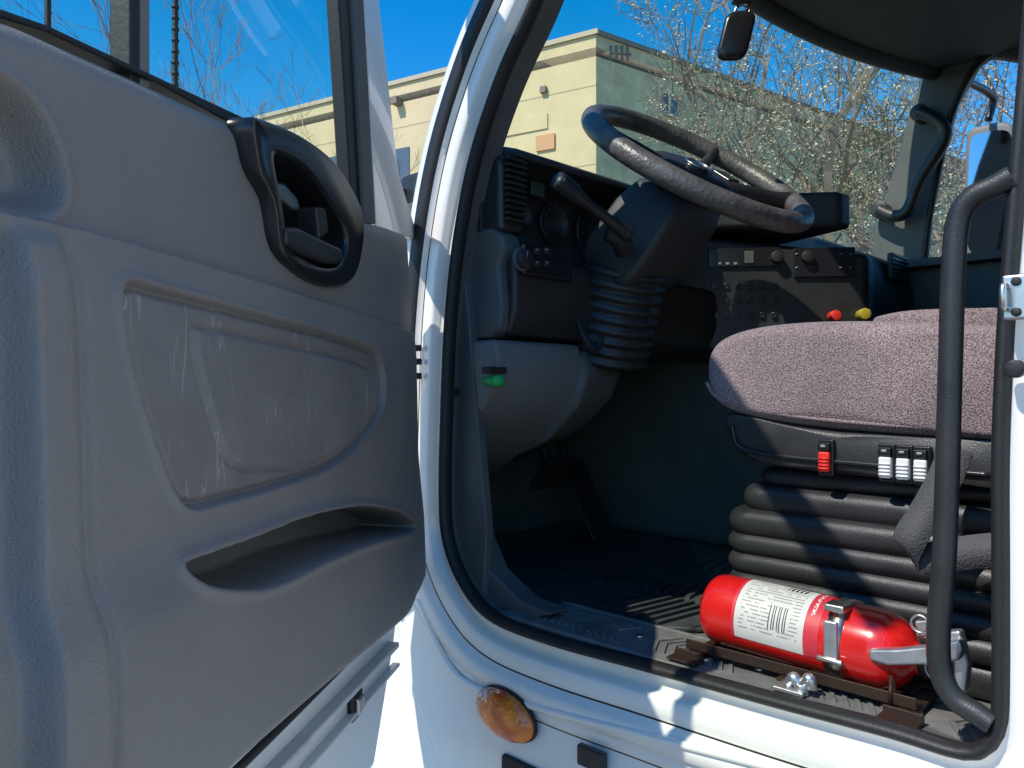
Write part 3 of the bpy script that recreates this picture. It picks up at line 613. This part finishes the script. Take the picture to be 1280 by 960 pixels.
for a in (60, 120, 240, 300):
    a = math.radians(a); tube('spoke', [wp(a, .07, -.03), wp(a, .12, -.018), wp(a, .18, -.008), wp(a, RW-.004, 0)], [.017, .013, .011, .014], M_blk, sw, 12, 6, flat=1.4)
for sgn in (1, -1): box('switch_pad', wp(sgn*math.pi/2, .11, -.012), (.05, .04, .012), M_gblk, sw, .005, ax=(ex, ey, n_))
sc_ = empty('steering_column')
Bc = PP(778, 345, 1.58); Bd = PP(772, 430, 1.62)
cax = (Wc-Bc).normalized(); cey = ey; cex = cax.cross(cey).normalized(); cex = cex if cex.y > 0 else -cex
def rr3(h, w, l, r, sh=0):
    c = (Wc-n_*.055).lerp(Bc, h)
    return [c+cey*x+cex*(y+sh) for x, y in rrect(-w/2, w/2, -l/2, l/2, r)]
loft('shroud', [rr3(.0, .10, .10, .02), rr3(.05, .15, .13, .02), rr3(.30, .17, .145, .014), rr3(.75, .17, .15, .014), rr3(.92, .16, .14, .02), rr3(1.0, .14, .12, .03)], M_dash, sc_)
bdir = (Bd-Bc).normalized(); Lb = (Bd-Bc).length+.06
pr = []
for i in range(9):
    h = -.02+i*Lb/9; r = .083+.004*math.sin(i/8*3.14)
    pr += [(h, r-.004), (h+Lb*.03, r+.007), (h+Lb*.06, r+.007), (h+Lb*.09, r-.004)]
revolve('boot', Bc, (bdir+cax*-.35).normalized(), pr, M_blk, sc_, 40)
tube('boot_clamp', [PP(722, 400, 1.45), PP(732, 425, 1.43), PP(745, 440, 1.45), PP(752, 420, 1.47)], .006, M_rub, sc_)
s0 = PP(785, 293, 1.40); s1 = PP(752, 268, 1.36); s2 = PP(725, 248, 1.33); s3 = PP(696, 224, 1.30)
tube('stalk', [s0, s1, s2, s3], [.014, .010, .009, .014, .015], M_blk, sc_, 16)
for i in range(7):
    c = s2.lerp(s3, .3+i*.1); d_ = (s3-s2).normalized(); cyl('stalk_grip', c-d_*.001, c+d_*.001, .0165, M_gblk, sc_, 16)
tube('stalk_boot', [PP(760, 290, 1.41), PP(775, 300, 1.42), PP(780, 312, 1.44)], [.016, .02], M_rub, sc_)

# ------------------------------------------------------------------ seat
seat = empty('driver_seat')
cpx = [(887, 462), (890, 442), (905, 424), (940, 411), (1000, 403), (1080, 401), (1150, 403), (1210, 406), (1290, 410), (1320, 430), (1320, 530), (1290, 552), (1210, 549), (1150, 545), (1080, 540), (1010, 533), (945, 522), (905, 507), (890, 486)]
cl = catmull([PX(u, v, .262) for u, v in cpx], 6, True)
def xs(loop, X, ins):
    c = sum(loop, Vector())/len(loop); out = []
    for p in loop:
        q = p.copy(); d = c-p; L_ = math.hypot(d.y, d.z); q.y += d.y/L_*ins; q.z += d.z/L_*ins; q.x = X; out.append(q)
    return out
def fat(name, loop, x0, x1, R, mat, par):
    fx = [xs(loop, x0+R*(1-math.cos(math.pi/2*(j/6))), R*(1-math.sin(math.pi/2*(j/6)))) for j in range(7)]
    fx += [xs(loop, x1-R*(1-math.cos(math.pi/2*(j/6))), R*(1-math.sin(math.pi/2*(j/6)))) for j in range(6, -1, -1)]
    return loft(name, fx, mat, par)
fat('cushion', cl, .235, .74, .035, M_fab, seat)
pc = [PX(u, v, .262) for u, v in [(892, 478), (905, 496), (945, 510), (1010, 521), (1080, 528), (1150, 533), (1250, 540)]]
tube('piping', [Vector((.240, p.y, p.z)) for p in pc], .003, M_fab, seat, 8)
hp_ = catmull([PX(u, v, .45) for u, v in [(1095, 402), (1110, 394), (1150, 388), (1220, 386), (1260, 390), (1260, 430), (1095, 430)]], 6, True)
fat('side_bolster', hp_, .42, .70, .02, M_fab, seat)
bk = catmull([(.3, .22, 1.62), (.3, .20, 1.9), (.3, .12, 2.3), (.3, .02, 2.32), (.3, .0, 1.95), (.3, .02, 1.6)], 6, True)
fat('backrest', bk, .25, .73, .05, M_fab, seat)
rl = catmull([PX(u, v, .25) for u, v in [(905, 520), (912, 548), (930, 570), (960, 581), (1020, 590), (1100, 598), (1200, 606), (1290, 612), (1290, 556), (1150, 545), (1000, 532), (930, 518)]], 5, True)
fat('seat_pan', rl, .245, .72, .015, M_blk, seat)
gr = [PX(u, v, .243) for u, v in [(915, 532), (922, 556), (945, 566), (1000, 573), (1100, 582), (1240, 594)]]
tube('pan_line', gr, .004, M_gblk, seat, 8)
def seatsw(u, v, m_, w=.017, h=.030):
    c = PX(u, v, .236); box('switch_body', c, (.016, w, h), m_, seat, .003)
    for i in range(4): box('switch_rib', c+Vector((-.0085, 0, -.010+i*.005)), (.002, w*.9, .0015), m_, seat, 0)
    box('switch_frame', c+Vector((.006, 0, .006)), (.012, w+.006, h+.024), M_gblk, seat, .003)
    box('switch_cap', c+Vector((-.003, 0, .022)), (.012, w, .012), M_gblk, seat, .002); box('switch_icon', c+Vector((-.0095, 0, .023)), (.001, .007, .004), M_mark, seat, 0)
seatsw(1032, 577, M_swr)
for u, v in ((1108, 584), (1130, 586), (1152, 588)): seatsw(u, v, M_sw)
for i, (v0, v1, uf, x0) in enumerate([(588, 612, 940, .275), (612, 648, 918, .262), (645, 682, 900, .25), (676, 706, 899, .25), (702, 732, 899, .25), (728, 758, 900, .25), (754, 785, 902, .25), (780, 822, 905, .26)]):
    z1 = PX(1000, v0, x0).z; z0 = PX(1000, v1, x0).z; yf = PX(uf, (v0+v1)/2, x0).y; ls = []
    for j in range(9):
        a = -math.pi/2+math.pi*j/8; ins = .022*(1-math.cos(a)**.7 if abs(math.cos(a)) > 1e-6 else 1)
        ls.append([Vector((x, y, (z0+z1)/2+(z1-z0)/2*math.sin(a))) for x, y in rrect(x0+ins, .72-ins, .02+ins, yf-ins, .04)])
    loft('bellows_fold', ls, M_blk, seat)
belt = empty('seat_belt')
bp_ = catmull([PX(u, v, X) for u, v, X in [(1196, 560, .20), (1180, 600, .18), (1158, 640, .17), (1140, 668, .16), (1134, 690, .16), (1150, 700, .17), (1180, 695, .18), (1215, 690, .19), (1262, 686, .2)]], 6)
V = []; Fc = []
for i, p in enumerate(bp_):
    t_ = i/(len(bp_)-1); wd = Vector((0, .019, .006)).lerp(Vector((.004, .004, .020)), ss(np.array((t_-.4)/.25)).item()); V += [p-wd, p+wd]
for i in range(len(bp_)-1): Fc.append([2*i, 2*i+1, 2*i+3, 2*i+2])
mesh('webbing', V, Fc, M_belt, belt, True, solid=.0025)

# ------------------------------------------------------------------ fire extinguisher on bracket
fe = empty('fire_extinguisher')
ez = 1.232; exx = .130; ya = .600; yb = .325; rE = .0505
O = Vector((exx, ya, ez)); axE = Vector((.0, -1, -.03)).normalized()
L_ = ya-yb
pr = [(0, .034), (.002, .043), (.008, .048), (.018, rE)]+[(.018+i*(L_-.058)/8, rE) for i in range(1, 9)]+[(L_-.028, .049), (L_-.015, .043), (L_-.004, .033), (L_+.002, .022), (L_+.006, .018), (L_+.018, .017)]
revolve('cylinder', O, axE, pr, M_red, fe, 56)
lab0, lab1 = .056, .178
nA, nB = 110, 80; V = []; Fc = []; mi = []
sl = axE.z/axE.y
for i in range(nB+1):
    for j in range(nA+1):
        th = math.radians(-20+j/nA*215)
        y = ya-(lab0+(lab1-lab0)*i/nB); V.append((exx-math.cos(th)*(rE+.0006), y, ez+math.sin(th)*(rE+.0006)+(y-ya)*sl))
rl_ = random.Random(4); words = {}
for i in range(nB):
    for j in range(nA):
        Fc.append([i*(nA+1)+j, i*(nA+1)+j+1, (i+1)*(nA+1)+j+1, (i+1)*(nA+1)+j])
        m_ = 0
        if i > 66: m_ = 3
        if i < 3: m_ = 3
        if 70 < i < 74 and 30 < j < 80 and rl_.random() < .6: m_ = 0
        if 6 < i < 62 and j % 3 == 0 and 8 < j < 60 and not (34 < i < 54 and 12 < j < 34):
            key = (i//4, j); words.setdefault(key, rl_.random() < .75); m_ = 1 if words[key] and rl_.random() < .9 else m_
        if 34 < i < 52 and 12 < j < 32 and (i*7 % 5) < 2: m_ = 2
        if 40 < i < 60 and 50 < j < 62 and (i % 4 < 2): m_ = 2
        if 12 < i < 30 and 64 < j < 72 and (i//3) % 2 == 0: m_ = 2
        if 34 < i < 60 and 66 < j < 70: m_ = 3
        mi.append(m_)
mesh('label', V, Fc, M_lwhite, fe, True, mats=[M_lwhite, M_ltext, M_ldark, M_lred], midx=mi)
def hoop(name, s0, s1, r, mat, par, th=.003):
    revolve(name, O+axE*s0, axE, [(0, r-.001), (0.0005, r+th), (s1-s0-.0005, r+th), (s1-s0, r-.001)], mat, par, 56)
hoop('clamp_band', .186, .206, rE, M_steel, fe)
box('clamp_buckle', O+axE*.196+Vector((-.03, 0, .050)), (.03, .026, .010), M_steel, fe, .003)
box('clamp_latch', O+axE*.196+Vector((-.053, 0, .012)), (.007, .018, .05), M_galv, fe, .003); cyl('latch_pin', O+axE*.180+Vector((-.056, 0, -.012)), O+axE*.212+Vector((-.056, 0, -.012)), .004, M_steel, fe)
e = O+axE*(L_+.015)
cyl('valve_body', e, e+axE*.045, .016, M_galv, fe); cyl('valve_collar', e-axE*.004, e+axE*.006, .021, M_rub, fe)
cyl('gauge', e+axE*.022+Vector((-.012, 0, .0)), e+axE*.022+Vector((-.03, 0, .004)), .016, M_steel, fe); cyl('gauge_face', e+axE*.022+Vector((-.029, 0, .0035)), e+axE*.022+Vector((-.031, 0, .004)), .013, M_ldark, fe)
lv = [PX(u, v, .075) for u, v in [(1084, 812), (1120, 812), (1160, 808), (1200, 800), (1204, 812), (1200, 826), (1160, 832), (1110, 833), (1086, 826)]]
prism('squeeze_lever', lv, (.018, 0, 0), M_galv, fe, .004)
lv = [PX(u, v, .09) for u, v in [(1175, 790), (1200, 788), (1212, 830), (1208, 868), (1192, 866), (1190, 820)]]
prism('carry_handle', lv, (.016, 0, 0), M_galv, fe, .004)
prism('nozzle', [PX(u, v, .11) for u, v in [(1140, 776), (1165, 774), (1180, 790), (1150, 800)]], (.02, 0, 0), M_steel, fe, .004)
tube('pull_pin', [PX(1150, 780, .09)+Vector((0, .01*math.cos(t_), .01*math.sin(t_))) for t_ in np.linspace(0, 6.283, 10, endpoint=False)], .0015, M_steel, fe, 8, 3, True)
br = empty('extinguisher_bracket')
zb = SILL
for x in (exx-.04, exx+.04): box('rail', (x, .46, zb+.012), (.020, .31, .005), M_rust, br, .002)
box('rail_lip', (exx-.051, .46, zb+.018), (.003, .31, .014), M_rust, br, .001); box('rail_lip', (exx+.051, .46, zb+.018), (.003, .31, .014), M_rust, br, .001)
for y in (.60, .46, .315): box('cross_bar', (exx, y, zb+.008), (.13, .022, .004), M_rust, br, .001)
for y in (.60, .315):
    box('leg', (exx-.066, y, zb+.007), (.004, .045, .014), M_rust, br, .001); box('foot', (exx-.078, y, zb+.005), (.026, .045, .004), M_rust, br, .001)
prism('cradle_end', [(exx-.06, .335, zb+.01), (exx-.052, .335, zb+.045), (exx-.035, .335, zb+.018), (exx+.035, .335, zb+.018), (exx+.052, .335, zb+.045), (exx+.06, .335, zb+.01)], (0, -.004, 0), M_rust, br, 0)
wb = empty('wing_bolt'); q = PZ(1002, 868, SILL+.001)
cyl('stem', q, q+Vector((0, 0, .014)), .009, M_galv, wb); box('plate', q+Vector((0, .012, .004)), (.03, .04, .006), M_galv, wb, .002)
tube('wing', [q+Vector((0, -.014, .010)), q+Vector((0, -.010, .022)), q+Vector((0, 0, .012)), q+Vector((0, .010, .018)), q+Vector((0, .018, .008))], [.006, .008, .006, .008, .006], M_galv, wb, 12)

# ------------------------------------------------------------------ passenger mirror, fob
mi_ = empty('side_mirror')
def mp(u, v, X=2.62): return PX(u, v, X)
mo = catmull([mp(u, v) for u, v in [(1208, 190), (1212, 165), (1225, 158), (1262, 154), (1270, 180), (1268, 260), (1262, 325), (1245, 335), (1212, 328), (1205, 300)]], 5, True)
fat('housing', mo, 2.6, 2.68, .02, M_knee, mi_)
mc = sum(mo, Vector())/len(mo); m3 = [p.lerp(mc, .14)+Vector((-.028, -.006, 0)) for p in mo]; mesh('mirror_face', m3, [list(range(len(m3)))], M_mglass, mi_, False)
tube('arm', [mp(1235, 150), mp(1240, 120), PX(1200, 100, 2.3), PX(1180, 110, 2.17)], .014, M_blk, mi_); tube('arm_low', [mp(1235, 335), mp(1220, 350), PX(1160, 350, 2.2)], .014, M_blk, mi_)
fob = empty('key_fob')
f0 = PP(920, 45, 1.5); fx_ = RT*1; fz = (UPZ+RT*.25).normalized(); fo = []
for yq, sc2 in ((-.009, .75), (-.007, .95), (0, 1), (.007, .95), (.009, .75)):
    fo.append([f0+FW*yq+(fx_*x+fz*y)*sc2 for x, y in rrect(-.030, .030, -.050, .050, .02)])
loft('body', fo, M_gblk, fob)
tube('cord', [f0+fz*.045, f0+fz*.07+RT*.01, f0+fz*.2, Vector((f0.x, f0.y, 2.72))], .004, M_blk, fob)
tube('loop', [f0+fz*.05+RT*(.014*math.cos(t_))+fz*(.014*math.sin(t_)) for t_ in np.linspace(0, 6.283, 12, endpoint=False)], .003, M_steel, fob, 8, 3, True)
box('clip', f0+fz*.072, (.05, .02, .012), M_blk, fob, .004, ax=(RT, FW, UPZ))
print('done', len(D.objects))
